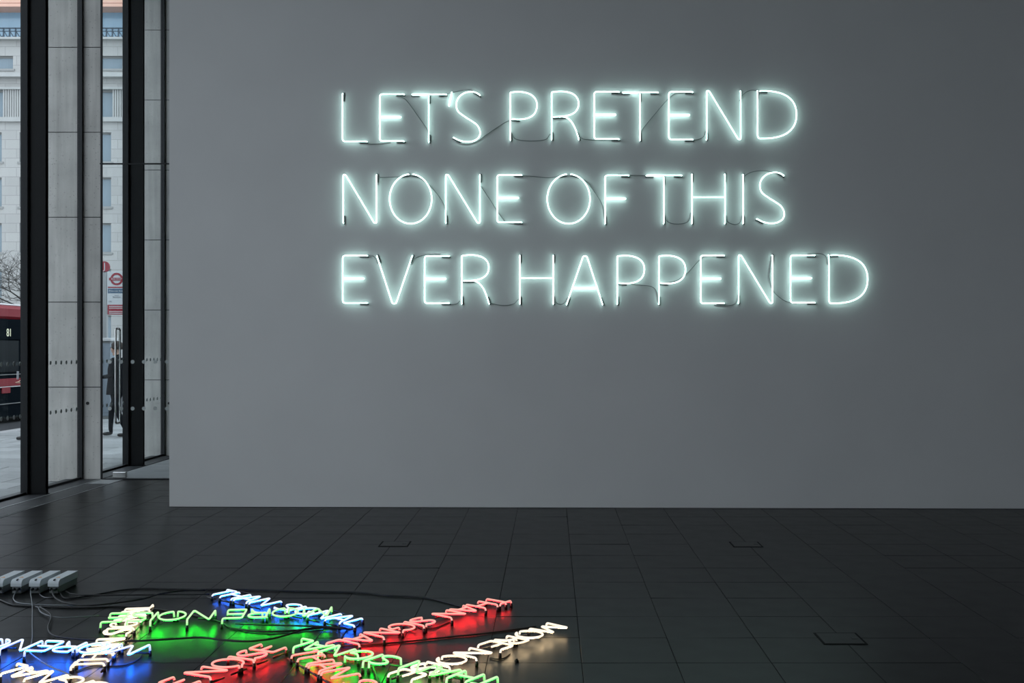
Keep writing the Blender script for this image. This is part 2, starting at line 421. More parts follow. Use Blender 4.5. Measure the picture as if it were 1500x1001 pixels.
pf = MB().bbox((dx(166), YD - 0.03, 0.02), (dx(185.5), YD + 0.03, 0.092), 0.006).build('patch_fitting', 'chrome', None, origin=(-5.5, YD, 0)); pf.parent = door; pf.location = (0, 0, 0)
zh0, zh1 = EYE - (620 - CY) / F * YD, EYE + (CY - 481.5) / F * YD
xh = (169.4 - CX) / F * (YD - 0.07) + 5.5
for dy in (-0.07, 0.07):
    MB().tube(fillet([(xh, 0, zh1), (xh, dy, zh1), (xh, dy, zh1 - 0.5), (xh, dy, zh0 + 0.3), (xh, dy, zh0), (xh, 0, zh0)], 0.035), 0.0125, 10).build('pull_handle', 'chrome', door, smooth=True)
for z in (1.452, 0.875):
    for px in (161, 177.8, 194.5, 211, 227.8, 244.5, 261, 278, 295):
        d = link('frosted_dot', dot_me, gp, (dx(px) + 5.5, -0.0075, z)); d.rotation_euler = (0, 0, math.pi / 2)

# ---- covers of the floor sockets
def floor_box(xc, yc, label):
    b = empty('floor_box', (xc, yc, 0)); tag(b, label, 'floor box', 'floor socket covers')
    m = MB()
    for a, c in (((-.122, -.124, 0), (-.112, .124, .003)), ((.112, -.124, 0), (.122, .124, .003)), ((-.112, -.124, 0), (.112, -.114, .003)), ((-.112, .114, 0), (.112, .124, .003))): m.box(a, c)
    m.build('frame', 'grout', b)
    MB().bbox((-.110, -.112, 0.0005), (.110, .112, .004), 0.001).build('lid', 'floor_slate', b)
    MB().bbox((.062, -.018, 0.0042), (.096, .018, .006), 0.001).build('cable_flap', 'sill_metal', b)
floor_box(-1.289, 9.335, 'square floor socket cover left of centre, below the word EVER')
floor_box(1.62, 9.31, 'square floor socket cover right of centre, near the wall')
floor_box(1.626, 6.31, 'square floor socket cover nearest the camera, at lower right')
cp = MB().disc((0, 0, 0.006), 0.010, (0, 0, 1), 0.012, 14).add([], [])
cp.disc((0, 0, 0.015), 0.006, (0, 0, 1), 0.006, 12)
tag(cp.build('cable_stub', 'rubber', loc=(-0.174, 5.845, 0)), 'tiny black rubber stub on floor below white letter E', 'stub')

# ================================================================ STREET
tag(MB().box((-10.6, -8, -0.30), (-5.98, 60, -0.045)).build('pavement_bed', 'grout'), kind='structure')
pav = [o for o in COL.objects if o.name == 'pavement_bed'][0]
sl = MB().bbox((0.004, 0.004, -0.05), (0.746, 0.596, 0), 0.004)
slab_me = mesh('paving_slab', [p - Vector((.375, .3, 0)) for p in sl.v], sl.f, 'pavement_stone'); srest = MB()
ns = 0
for j in range(0, 100):
    for i in range(0, 7):
        y = 9.0 + j * 0.6 - 9.6; off = 0.375 if j % 2 else 0
        x = -6.0 - (i + 1) * 0.75 + off
        cx, cy = x + .375, y + .3
        if x < -10.62 or x + 0.75 > -5.99:
            xa, xb = max(x, -10.6), min(x + .75, -5.985)
            if xb - xa > .1: MB().bbox((xa + .004, y + .004, -0.08), (xb - .004, y + .596, -0.03), .004).build('paving_slab', 'pavement_stone', pav)
            continue
        if cy > 10.5 and cy < 30 and -0.54 * cy < cx and ns < 300:
            ns += 1; o = link('paving_slab', slab_me, pav, (cx, cy, -0.03 + random.gauss(0, 0.002)))
            o.rotation_euler = (random.gauss(0, .002), random.gauss(0, .002), 0)
        else: srest.box((x + .004, y + .004, -0.08), (x + .746, y + .596, -0.03))
tag(srest.build('paving_slabs_remaining', 'pavement_stone', pav), kind='stuff')
kb = MB()
tag(MB().box((-10.6, -8, -0.3), (-10.599, 60, -0.06)).build('kerb_bed', 'kerb'), kind='structure')
kerb = [o for o in COL.objects if o.name == 'kerb_bed'][0]
for k in range(50):
    MB().bbox((-10.9, 9.0 + k * 0.92, -0.28), (-10.605, 9.91 + k * 0.92, -0.035), 0.01).build('kerb_stone', 'kerb', kerb)
tag(MB().box((-45, -8, -0.5), (-10.9, 48, -0.17)).build('road', 'asphalt'), kind='structure')
tag(MB().box((-70, 48, -0.5), (30, 90, -0.05)).build('far_pavement', 'pavement_far'), kind='structure')
tag(MB().box((-5.98, 17.6, -0.5), (30, 48, -0.05)).build('side_pavement', 'pavement_far'), kind='structure')

# ---- far stone office building, seen square on
D = 75.0
def bx(px): return (px - CX) / F * D
def bz(py): return EYE + (CY - py) / F * D
bld = empty('stone_building', (bx(90), D, -0.05)); OB = Vector((bx(90), D, -0.05))
tag(bld, 'pale stone office building with fluted pilasters across the street', 'building')
BAY = 53.4; K0, K1 = -4, 9
X0, X1 = bx(2.5 + BAY * (K0 - 1) + 13), bx(2.5 + BAY * K1 + 13)
rows = [(82, 101, 19, 37, 0), (132, 172, 5, 26, 1), (194, 237, 2.5, 27.4, 2), (260, 303, 2.5, 27.4, 2), (327, 370, 2.5, 27.4, 2), (394, 437, 2.5, 27.4, 2), (462, 505, 2.5, 27.4, 2)]
wallm = MB(); prev = 57
def rel(m): 
    m.v = [p - OB for p in m.v]; return m
for (yt, yb, xr, wd, kind) in rows:
    wallm.box((X0, D, bz(yt)), (X1, D + 1.2, bz(prev)))
    edges = [xr + BAY * k for k in range(K0, K1 + 1)]
    left = X0
    for e in edges:
        a, b = bx(e - wd), bx(e)
        if a > left: wallm.box((left, D, bz(yb)), (a, D + 1.2, bz(yt)))
        left = b
    if left < X1: wallm.box((left, D, bz(yb)), (X1, D + 1.2, bz(yt)))
    prev = yb
wallm.box((X0, D, -0.05), (X1, D + 1.2, bz(prev)))
wallm.box((X0, D + 1.2, -0.05), (X1, D + 14, bz(57)))
rel(wallm).build('wall', 'portland_stone', bld)
for ri, (yt, yb, xr, wd, kind) in enumerate(rows):
    W, H = bx(wd) - bx(0), bz(yt) - bz(yb)
    fr = MB()
    for a, c in (((-W/2, 0, 0), (-W/2+.06, .1, H)), ((W/2-.06, 0, 0), (W/2, .1, H)), ((-W/2, 0, 0), (W/2, .1, .06)), ((-W/2, 0, H-.1), (W/2, .1, H))): fr.box(a, c)
    fr.box((-W/2 - .12, -.32, -.14), (W/2 + .12, .05, 0.0))
    fm = mesh('window', fr.v, fr.f, 'stone_grey'); pm = MB().box((-W/2, .06, 0), (W/2, .09, H)); pme = mesh('pane', pm.v, pm.f, 'window_glass')
    for k in range(K0, K1 + 1):
        e = xr + BAY * k
        o = link('window', fm, bld, Vector((bx(e - wd / 2), D + 0.25, bz(yb))) - OB); link('pane', pme, o)
# fluted pilasters between the tall windows
pil = MB(); PW = bx(27) - bx(0); ph = bz(132) - bz(172)
pil.box((-PW/2, -0.05, 0), (PW/2, 0.2, ph))
for k in range(8):
    x = -PW/2 + PW * (k + .5) / 8; pil.box((x - .045, -0.13, 0.0), (x + .045, -0.05, ph))
pilm = mesh('pilaster', pil.v, pil.f, 'stone_trim')
for k in range(K0, K1 + 1): link('pilaster', pilm, bld, Vector((bx(5 + 13.5 + BAY * k), D, bz(172))) - OB)
for nm, ya, yb, pr in (('cornice', 57, 60, .5), ('cornice', 108, 110.5, .35), ('cornice', 111.5, 115, .55), ('string_course', 129, 132, .3), ('string_course', 172.5, 179, .25), ('string_course', 446, 450, .25)):
    rel(MB().box((X0, D - pr, bz(yb)), (X1, D + .05, bz(ya)))).build(nm, 'stone_trim', bld)
for k in range(9):   # rusticated base courses
    y0 = 452 + k * 9
    rel(MB().box((X0, D - 0.12, bz(y0 + 8.2)), (bx(2.5 + BAY * K0 - 40), D, bz(y0)))).build('stone_course', 'portland_stone', bld) if k < 1 else None
# roof terrace railing and the set-back glass attic
rl = MB()
rl.box((X0, D + .3, bz(40)), (X1, D + .42, bz(38.3))); rl.box((X0, D + .3, bz(44)), (X1, D + .4, bz(43))); rl.box((X0, D + .3, bz(57)), (X1, D + .4, bz(55.5)))
px = 2.5 + BAY * (K0 - 1) + 16
while bx(px + 8.9) < X1:
    rl.box((bx(px), D + .3, bz(57)), (bx(px + 1.6), D + .4, bz(39)))
    rl.tube([(bx(px + 1.6), D + .35, bz(44)), (bx(px + 8.9), D + .35, bz(55.5))], 0.035, 4)
    rl.tube([(bx(px + 8.9), D + .35, bz(50)), (bx(px + 5), D + .35, bz(55.5))], 0.03, 4)
    px += 8.9
rel(rl).build('roof_railing', 'rail_iron', bld)
rel(MB().box((X0, D + 3, bz(58)), (X1, D + 13, bz(10) + 0.6))).build('attic_glazing', 'attic_glass', bld)
for k in range(3): rel(MB().box((X0, D + 1.6, bz(11.0 - k * 5.5) + 0.55), (X1, D + 13.5, bz(6.2 - k * 5.5) + 0.55))).build('roof_panel', 'attic_pink', bld)

# ---- red bus parked along the kerb
XB = -12.75
def bus():
    b = empty('bus', (XB - 1.25, 24.5, -0.17)); tag(b, 'red bus with dark windows in the street at the left edge', 'bus')
    z0, L = 0.0, 5.9
    bd = MB().bbox((-1.25, -L, 0.14), (1.25, L, 2.46), 0.03); bd.build('body', 'bus_black', b)
    MB().bbox((-1.26, -L - .02, 2.44), (1.26, L + .02, 2.78), 0.08).build('roof', 'bus_red', b)
    MB().bbox((-1.15, -L + .1, 2.77), (1.15, L - .1, 2.83), 0.03).build('roof_hatch', 'bus_pale', b)
    for s in (-1, 1):
        MB().bbox((s * 1.25 - .02, -L, 0.88), (s * 1.25 + .02, L, 1.06), 0.004).build('waist_stripe', 'bus_red', b)
        MB().box((s * 1.25 - .025, -L, 0.855), (s * 1.25 + .025, L, 0.875)).build('trim_line', 'bus_pale', b)
        MB().box((s * 1.25 - .022, -L, 1.145), (s * 1.25 + .022, L, 1.16)).build('trim_line', 'wire_grey', b)
        MB().box((s * 1.25 - .022, -L, 0.46), (s * 1.25 + .022, L, 0.475)).build('trim_line', 'wire_grey', b)
        for k in range(7):
            y = -L + .15 + k * 1.66
            MB().bbox((s * 1.25 - .03, y, 1.2), (s * 1.25 + .03, y + 1.55, 1.97), 0.02).build('side_window', 'bus_glass', b)
            MB().bbox((s * 1.25 - .03, y, 2.0), (s * 1.25 + .03, y + 1.55, 2.27), 0.02).build('vent_window', 'bus_glass', b)
        for y in (-3.6, 3.2):
            w = MB().disc((s * 1.13, y, .47), .47, (1, 0, 0), .28, 24).build('wheel', 'rubber', b)
            MB().disc((s * 1.275, y, .47), .25, (1, 0, 0), .02, 18).build('wheel_hub', 'sill_metal', w)
        MB().box((s * 1.25 - .024, 1.62, .72), (s * 1.25 + .026, 2.02, .86)).build('reflector', 'bus_red', b)
    me = text_mesh('81', 0.26); me.materials.append(MAT['display_white'])
    d = link('route_number', me, b, (1.294, 1.92, 2.13)); d.rotation_euler = (math.pi / 2, 0, math.pi / 2)
    MB().bbox((1.26, .4, 1.98), (1.288, 3.6, 2.28), .005).build('display_glass', 'bus_black', b)
bus()
# ---- bus stop flag
def bus_stop():
    Y = 26.9
    def sx(px): return (px - CX) / F * Y
    def sz(py): return EYE + (CY - py) / F * Y
    b = empty('bus_stop_sign', (sx(153), Y, -0.03)); O = Vector((sx(153), Y, -0.03)); tag(b, 'white and red bus stop flag on grey post with disc J', 'sign')
    def P(m, n, mat, par=b): m.v = [p - O for p in m.v]; return m.build(n, mat, par)
    P(MB().box((sx(150), Y, -0.03), (sx(156), Y + .1, sz(398))), 'post', 'sign_post')
    fl = P(MB().bbox((sx(156.5), Y, sz(447)), (sx(188), Y + .05, sz(398)), .006), 'flag', 'sign_white')
    c = Vector((sx(171), Y - .008, sz(409))); m = MB()
    n = 28
    for k in range(n):
        a0, a1 = 2 * math.pi * k / n, 2 * math.pi * (k + 1) / n
        r0, r1 = .103, .150
        q = [(c.x + r * math.cos(a), c.y + dy, c.z + r * math.sin(a)) for dy in (0, .012) for r, a in ((r0, a0), (r1, a0), (r1, a1), (r0, a1))]
        m.add(q, [(0, 1, 2, 3), (7, 6, 5, 4), (0, 4, 5, 1), (1, 5, 6, 2), (2, 6, 7, 3), (3, 7, 4, 0)])
    P(m, 'roundel_ring', 'sign_red', fl)
    P(MB().box((c.x - .18, c.y - .006, c.z - .033), (c.x + .18, c.y + .01, c.z + .033)), 'roundel_bar', 'sign_red', fl)
    def T(s, size, px, py, mat, par=fl, dy=-.012):
        me = text_mesh(s, size, .001); me.materials.append(MAT[mat]); o = link('lettering', me, par, Vector((sx(px), Y + dy, sz(py))) - O); o.rotation_euler = (math.pi / 2, 0, 0); return o
    T('BUS STOP', .058, 171, 409, 'sign_white', dy=-.017)
    P(MB().box((sx(158), Y - .004, sz(422)), (sx(186), Y + .004, sz(420.2))), 'red_band', 'sign_red', fl)
    P(MB().box((sx(158), Y - .004, sz(429.8)), (sx(186), Y + .004, sz(423))), 'name_panel', 'sign_blue', fl)
    T('Primrose Street', .058, 171.5, 426.5, 'sign_white')
    T('Towards', .03, 171, 433, 'print_dark'); T('Shoreditch', .042, 171, 435.5, 'print_dark')
    T('135', .05, 161.5, 442, 'print_dark')
    rp = P(MB().bbox((sx(157.5), Y - .003, sz(461)), (sx(187), Y + .045, sz(446.5)), .004), 'notice_panel', 'sign_red')
    for y in (449, 451.5, 456.5, 459): P(MB().box((sx(160), Y - .006, sz(y + .6)), (sx(185), Y, sz(y - .4))), 'print_line', 'bus_pale', rp)
    dc = P(MB().disc((sx(152.5), Y + .02, sz(391)), .132, (0, 1, 0), .04, 28), 'stop_letter_disc', 'sign_red')
    T('J', .22, 153.2, 390.5, 'sign_white', dc, -.004)
bus_stop()
# ---- grey street cabinet beside the stop
def cabinet():
    Y = 26.0; x0, x1 = (143 - CX) / F * Y, (161.5 - CX) / F * Y
    b = empty('street_cabinet', ((x0 + x1) / 2, Y + .2, -0.03)); tag(b, 'blue-grey street cabinet standing under the bus stop flag', 'cabinet'); hw = (x1 - x0) / 2
    MB().bbox((-hw, -.2, .06), (hw, .2, 1.75), .01).build('body', 'cabinet_blue', b)
    MB().bbox((-hw + .02, -.215, .15), (-.005, -.198, 1.68), .004).build('door', 'cabinet_blue', b)
    MB().bbox((.005, -.215, .15), (hw - .02, -.198, 1.68), .004).build('door', 'cabinet_blue', b)
    MB().bbox((-hw - .02, -.24, 1.80), (hw + .025, .22, 1.87), .008).build('top', 'bus_pale', b)
    MB().box((-hw, -.2, 1.75), (hw, .2, 1.80)).build('collar', 'box_grey', b)
    MB().box((-hw - .01, -.21, 0), (hw + .01, .21, .06)).build('plinth', 'box_grey', b)
cabinet()
# ---- bare winter tree
def tree():
    b = empty('bare_tree', (-19.0, 41.0, -0.05)); tag(b, 'leafless street tree with fine branches above the red bus', 'tree')
    rng = random.Random(3); m = MB(); tw = MB()
    def grow(p, d, L, r, lev):
        pts = [p]; dd = d.copy()
        for k in range(4):
            dd = (dd + Vector((rng.gauss(0, .16), rng.gauss(0, .16), rng.gauss(0.02, .10)))).normalized(); pts.append(pts[-1] + dd * L / 4)
        (m if lev < 2 else tw).tube(pts, r, 6 if lev < 2 else 3, r * .55)
        if lev < 4:
            for k in range((5, 5, 5, 5)[lev]):
                q = pts[rng.choice((2, 3, 4, 4))]; a = rng.uniform(0, 2 * math.pi)
                side = Vector((math.cos(a), math.sin(a) * .8, rng.uniform(-.15, .55))).normalized()
                grow(q, (dd * .45 + side * .8).normalized(), L * rng.uniform(.5, .75), max(r * .55, .006), lev + 1)
    m.tube([(0, 0, 0), (.05, 0, 1.6), (0, .05, 3.0)], .16, 10, .11)
    for k in range(7):
        a = 2 * math.pi * k / 7
        grow(Vector((0, .05, 2.5 + .13 * k)), Vector((math.cos(a), math.sin(a), .5)).normalized(), 1.6, .032, 1)
    m.build('trunk', 'bark', b); tag(tw.build('twigs', 'bark', b), kind='stuff')
tree()
# ---- people
def person(name, label, loc, rotz, coat, legs, r_arm, l_arm, stride, hair=True, hold=False):
    root = empty(name, loc); root.rotation_euler = (0, 0, rotz); tag(root, label, 'person')
    V = []; E = []; R = []; K = []
    def v(p, r, k, par=None):
        V.append(p); R.append(r); K.append(k)
        if par is not None: E.append((par, len(V) - 1))
        return len(V) - 1
    pel = v((0, 0, .95), .135, 'coat'); sp = v((0, .01, 1.14), .125, 'coat', pel); ch = v((0, .015, 1.33), .15, 'coat', sp)
    nk0 = v((0, .02, 1.46), .075, 'coat', ch); nk = v((0, .03, 1.52), .052, 'skin', nk0); jw = v((0, .055, 1.575), .066, 'skin', nk)
    hm = v((0, .045, 1.645), .088, 'skin', jw); ht = v((0, .03, 1.71), .062, 'skin', hm)
    v((0, .158, 1.632), .013, 'skin', hm)
    for s in (-1, 1): v((s * .096, .03, 1.638), .018, 'skin', hm)
    for s, arm in ((1, r_arm), (-1, l_arm)):
        sh = v((s * .165, 0, 1.40), .068, 'coat', ch); el = v(arm[0], .047, 'coat', sh); wr = v(arm[1], .033, 'coat', el)
        f = (Vector(arm[1]) - Vector(arm[0])).normalized(); pm = Vector(arm[1]) + f * .055
        pa = v(tuple(pm), .034, 'skin', wr)
        side = Vector((0, 0, 1)).cross(f); side = side.normalized() if side.length > .1 else Vector((0, 1, 0))
        dn = f.cross(side).normalized()
        for q in range(4):
            b0 = pm + f * .04 + side * (q - 1.5) * .02; ln = (.05, .058, .054, .042)[q]
            k1 = v(tuple(b0 + f * ln * .4), .0095, 'skin', pa); v(tuple(b0 + f * ln + dn * .012), .008, 'skin', k1)
        k1 = v(tuple(pm + side * .045 + f * .01), .0105, 'skin', pa); v(tuple(pm + side * .06 + f * .045), .009, 'skin', k1)
    for s in (-1, 1):
        st = stride * s
        hp = v((s * .09, .01, .88), .105, 'leg', pel); kn = v((s * .09, .10 + st * .35 if st > 0 else .03 + st * .25, .49), .062, 'leg', hp)
        an = v((s * .09, st * .75, .10 if st >= 0 else .15), .042, 'leg', kn); he = v((s * .09, st * .75 - .02, .045), .04, 'shoe', an)
        v((s * .095, st * .75 + .17, .035), .034, 'shoe', he)
    me = bpy.data.meshes.new('body'); me.from_pydata(V, E, []); o = bpy.data.objects.new('tmp', me); COL.objects.link(o)
    md = o.modifiers.new('skin', 'SKIN'); md.use_smooth_shade = True
    for i, sv in enumerate(me.skin_vertices[0].data): sv.radius = (R[i], R[i]); sv.use_root = (i == 0)
    ss = o.modifiers.new('sub', 'SUBSURF'); ss.levels = 1; ss.render_levels = 1
    dg = bpy.context.evaluated_depsgraph_get(); nm = bpy.data.meshes.new_from_object(o.evaluated_get(dg)); bpy.data.objects.remove(o)
    nm.materials.clear()
    for k in ('skin', coat, legs, 'shoe'): nm.materials.append(MAT[k])
    idx = {'skin': 0, 'coat': 1, 'leg': 2, 'shoe': 3}; VV = [Vector(p) for p in V]
    for p in nm.polygons:
        c = p.center; j = min(range(len(VV)), key=lambda i: (VV[i] - c).length - R[i]); p.material_index = idx[K[j]]; p.use_smooth = True
    link('body', nm, root)
    # jacket skirt over the hips
    n = 16; cv = []; cf = []
    for z, rx, ry in ((1.42, .15, .10), (1.25, .185, .145), (1.05, .175, .15), (.86, .20, .17), (.78, .205, .175)):
        cv += [(rx * math.cos(2 * math.pi * k / n), .01 + ry * math.sin(2 * math.pi * k / n), z) for k in range(n)]
    for i in range(4):
        for k in range(n): cf.append((i * n + k, i * n + (k + 1) % n, (i + 1) * n + (k + 1) % n, (i + 1) * n + k))
    jk = link('jacket', mesh('jacket', cv, cf, coat, True), root); sm = jk.modifiers.new('t', 'SOLIDIFY'); sm.thickness = .012
    MB().add([(-.05, .12, 1.46), (.05, .12, 1.46), (.02, .165, 1.28), (-.02, .165, 1.28), (-.05, .10, 1.46), (.05, .10, 1.46), (.02, .14, 1.28), (-.02, .14, 1.28)],
             [(0,1,2,3),(7,6,5,4),(0,4,5,1),(1,5,6,2),(2,6,7,3),(3,7,4,0)]).build('shirt_front', 'shirt_white', root)
    if hair:
        bm = bmesh.new(); bmesh.ops.create_uvsphere(bm, u_segments=18, v_segments=12, radius=1)
        for q in bm.verts:
            q.co = Vector((q.co.x * .108, q.co.y * .118 + .015, q.co.z * .108 + 1.672))
        bmesh.ops.delete(bm, geom=[q for q in bm.verts if q.co.z < 1.60 or (q.co.y > .085 and q.co.z < 1.69)], context='VERTS')
        hme = bpy.data.meshes.new('hair'); bm.to_mesh(hme); bm.free(); hme.materials.append(MAT['hair_brown'])
        hme.polygons.foreach_set('use_smooth', [True] * len(hme.polygons))
        h = link('hair', hme, root); h.modifiers.new('t', 'SOLIDIFY').thickness = .012
    for s in (-1, 1):
        MB().disc((s * .034, .128, 1.652), .009, (0, 1, 0), .01, 10).build('eye', 'print_dark', root)
    MB().bbox((-.024, .115, 1.585), (.024, .128, 1.594), .002).build('mouth', 'sign_red', root)
    return root
person('person', 'person in dark coat walking past outside, seen behind the door handle', (-8.03, 20.9, -0.03), math.radians(75), 'coat_black', 'trouser_dark',
       ((.24, .02, 1.14), (.20, .20, 1.06)), ((-.24, -.06, 1.14), (-.22, .20, 1.10)), .30)
person('person', 'person in dark jacket beside the bus, arm out from behind steel post', (-9.17, 20.0, -0.03), math.radians(100), 'coat_navy', 'trouser_dark',
       ((.24, -.02, 1.14), (.20, .15, 1.02)), ((-.23, -.03, 1.12), (-.10, .17, 1.06)), .22)
ph = MB().bbox((-.004, -.036, -.07), (.004, .036, .07), .002)
tag(ph.build('phone', 'shirt_white', loc=(-9.445, 19.96, 1.13)), 'small white phone held by the person beside the bus', 'phone')

# ================================================================ WALL SIGN
def arc(cx, cy, rx, ry, a0, a1, n=24):
    return [(cx + rx * math.cos(math.radians(a0 + (a1 - a0) * i / n)), cy + ry * math.sin(math.radians(a0 + (a1 - a0) * i / n))) for i in range(n + 1)]
S_PTS = [(.97, .94), (.80, .99), (.60, 1.0), (.36, .965), (.17, .87), (.10, .74), (.17, .61), (.40, .51), (.66, .42), (.88, .33), (.985, .20), (.93, .085), (.72, .012), (.46, 0.0), (.20, .03), (.0, .085)]
def glyph(c):
    """strokes as (points, smooth, doubled) in a unit box; y up"""
    if c == 'L': return [([(0, 1), (0, 0), (1, 0)], 0, 0)]
    if c == 'E': return [([(1, 1), (0, 1), (0, 0), (1, 0)], 0, 0), ([(.04, .52), (.86, .52)], 0, 1)]
    if c == 'F': return [([(1, 1), (0, 1), (0, 0)], 0, 0), ([(.04, .52), (.86, .52)], 0, 1)]
    if c == 'T': return [([(0, 1), (1, 1)], 0, 1), ([(.49, .97), (.49, 0)], 0, 0)]
    if c == 'I': return [([(0, 1), (0, 0)], 0, 0)]
    if c == "'": return [([(1, 1), (0, 0)], 0, 1)]
    if c == 'H': return [([(0, 1), (0, 0)], 0, 0), ([(1, 1), (1, 0)], 0, 0), ([(.03, .53), (.97, .53)], 0, 0)]
    if c == 'N': return [([(0, 0), (0, 1), (.07, 1), (.93, 0), (1, 0), (1, 1)], 0, 0)]
    if c == 'V': return [([(0, 1), (.44, 0), (.54, 0), (1, 1)], 0, 0)]
    if c == 'A': return [([(0, 0), (.46, 1), (.56, 1), (1, 0)], 0, 0), ([(.19, .34), (.81, .34)], 0, 1)]
    if c == 'M': return [([(0, 0), (.08, 1), (.14, 1), (.48, .2), (.54, .2), (.88, 1), (.94, 1), (1, 0)], 0, 0)]
    if c == 'O': return [(arc(.5, .5, .5, .5, 96, 444, 40), 1, 0)]
    if c == 'S': return [(S_PTS, 2, 0)]
    if c == 'P': return [([(0, 0), (0, .95)] + bez((0.0, .985), (.5, 1.03), (1, .97), (1, .72), 12) + bez((1, .72), (1, .47), (.62, .40), (.08, .43), 12)[1:], 1, 0)]
    if c == 'R': return [([(0, 0), (0, .95)] + bez((0.0, .985), (.5, 1.04), (.99, .98), (.99, .75), 12) + bez((.99, .75), (.99, .52), (.60, .47), (.08, .47), 12)[1:], 1, 0),
                         (bez((.30, .475), (.70, .49), (.84, .30), (1.0, 0), 12), 1, 0)]
    if c == 'D': return [([(0, 1.0), (0, .05)] + [(0.03, 0.0)] + bez((.10, 0), (.75, -.01), (1, .20), (1, .50), 14) + bez((1, .50), (1, .80), (.75, 1.01), (.07, .995), 14)[1:], 1, 0)]
    if c == 'G': return [(arc(.52, .5, .5, .5, 48, 345, 30) + [(1.0, .46), (.62, .46)], 1, 0)]
OFF = 0.040
def wall_letter(c, x0, x1, yt, yb, word, nth=''):
    base = wall_pt((x0 + x1) / 2, yb, 0)
    lab = ("white neon apostrophe of LET'S glowing on the grey wall" if c == "'" else "white neon %sletter %s of the word %s on the wall" % (nth + ' ' if nth else '', c, word))
    root = empty('neon_apostrophe' if c == "'" else 'neon_letter_' + c.lower(), base)
    tag(root, lab, 'neon letter', 'white neon letters on the wall')
    def P(gx, gy, off=OFF): return wall_pt(x0 + gx * (x1 - x0), yb + gy * (yt - yb), off) - base
    for pts, sm, dbl in glyph(c):
        q = [P(*p) for p in pts]
        if sm == 0: q = fillet(q, 0.028, 5)
        elif sm == 2: q = spline(q, 5)
        def pull(a): return a + Vector((0, OFF - 0.012, 0))
        full = fillet([pull(q[0])] + q + [pull(q[-1])], 0.012, 3) if not (c == 'H' and abs(pts[0][1] - .53) < .01) else q
        t = MB().tube(full, 0.0058, 10)
        t.build('tube', 'neon_wall_white', root, True)
        if dbl:      # the tube doubles back behind itself, close to the wall
            b = [a + Vector((0, 0.022, -0.004)) for a in (q if c != 'T' else q[:1] + [q[0].lerp(q[-1], .42)])]
            MB().tube(b, 0.0058, 10).build('return_tube', 'neon_wall_white', root, True)
        if c == 'H' and abs(pts[0][1] - .53) < .01: continue
        if dbl and c != 'T': continue
        for a, nx in ((q[0], q[1]), (q[-1], q[-2])):
            d = (nx - a).normalized()
            s = a + Vector((0, OFF - 0.014, 0)); off = Vector((0, 0, -.010)) if abs(d.x) > abs(d.z) else Vector((.008, 0, 0))
            MB().tube([s - d * .012 + off, s + d * .075 + off], 0.0075, 8).build('electrode', 'electrode_black', root, True)
LINES = [
 ("LET'S", [('L', 501.8, 536.9, 136.9, 207.2), ('E', 556.3, 591.5, 138, 206.8), ('T', 603.6, 653.5, 138.2, 207.7), ("'", 657.6, 661.7, 135, 154.4), ('S', 664.3, 703.9, 134.6, 207.8)]),
 ('PRETEND', [('P', 747.6, 786.6, 134.5, 204.8), ('R', 808.1, 848, 134.2, 204), ('E', 870.5, 906.8, 134.4, 203.7), ('T', 912.3, 963.9, 135.2, 205.3), ('E', 979.8, 1014.9, 134.7, 204.3), ('N', 1035.2, 1085, 133.2, 204.2), ('D', 1109.8, 1166.8, 132.8, 203)]),
 ('NONE', [('N', 502.8, 551.5, 256.2, 326.6), ('O', 570.7, 632.4, 255.2, 327.9), ('N', 653, 703, 256.2, 326.6), ('E', 728.4, 764, 256.4, 325.8)]),
 ('OF', [('O', 801.6, 864.4, 255.2, 327.9), ('F', 886.4, 921.2, 256.9, 327.7)]),
 ('THIS', [('T', 947.1, 998.7, 257, 327.2), ('H', 1013.8, 1062.1, 255.2, 327.2), ('I', 1088.7, 1089.7, 255.7, 327.2), ('S', 1109, 1149.4, 252.8, 327.2)]),
 ('EVER', [('E', 502, 537.6, 374.7, 444.1), ('V', 552, 604, 374.8, 445), ('E', 622, 657.6, 375.2, 444.3), ('R', 676.3, 716.5, 374, 445.2)]),
 ('HAPPENED', [('H', 761.5, 810.5, 374.5, 445.3), ('A', 830, 882.8, 375.4, 446.3), ('P', 904.2, 944, 374.5, 445.7), ('P', 965.2, 1004.2, 374.5, 445.7), ('E', 1026.3, 1061, 374.5, 444.5), ('N', 1082, 1131.5, 374, 444.2), ('E', 1158, 1194, 374.2, 443.6), ('D', 1214.2, 1271, 373.6, 444.5)]),
]
for word, items in LINES:
    chars = [i[0] for i in items]; seen = {}
    for it in items:
        c = it[0]; n = ''
        if chars.count(c) > 1: seen[c] = seen.get(c, 0) + 1; n = ('first', 'second')[seen[c] - 1]
        wall_letter(*it, word, n)
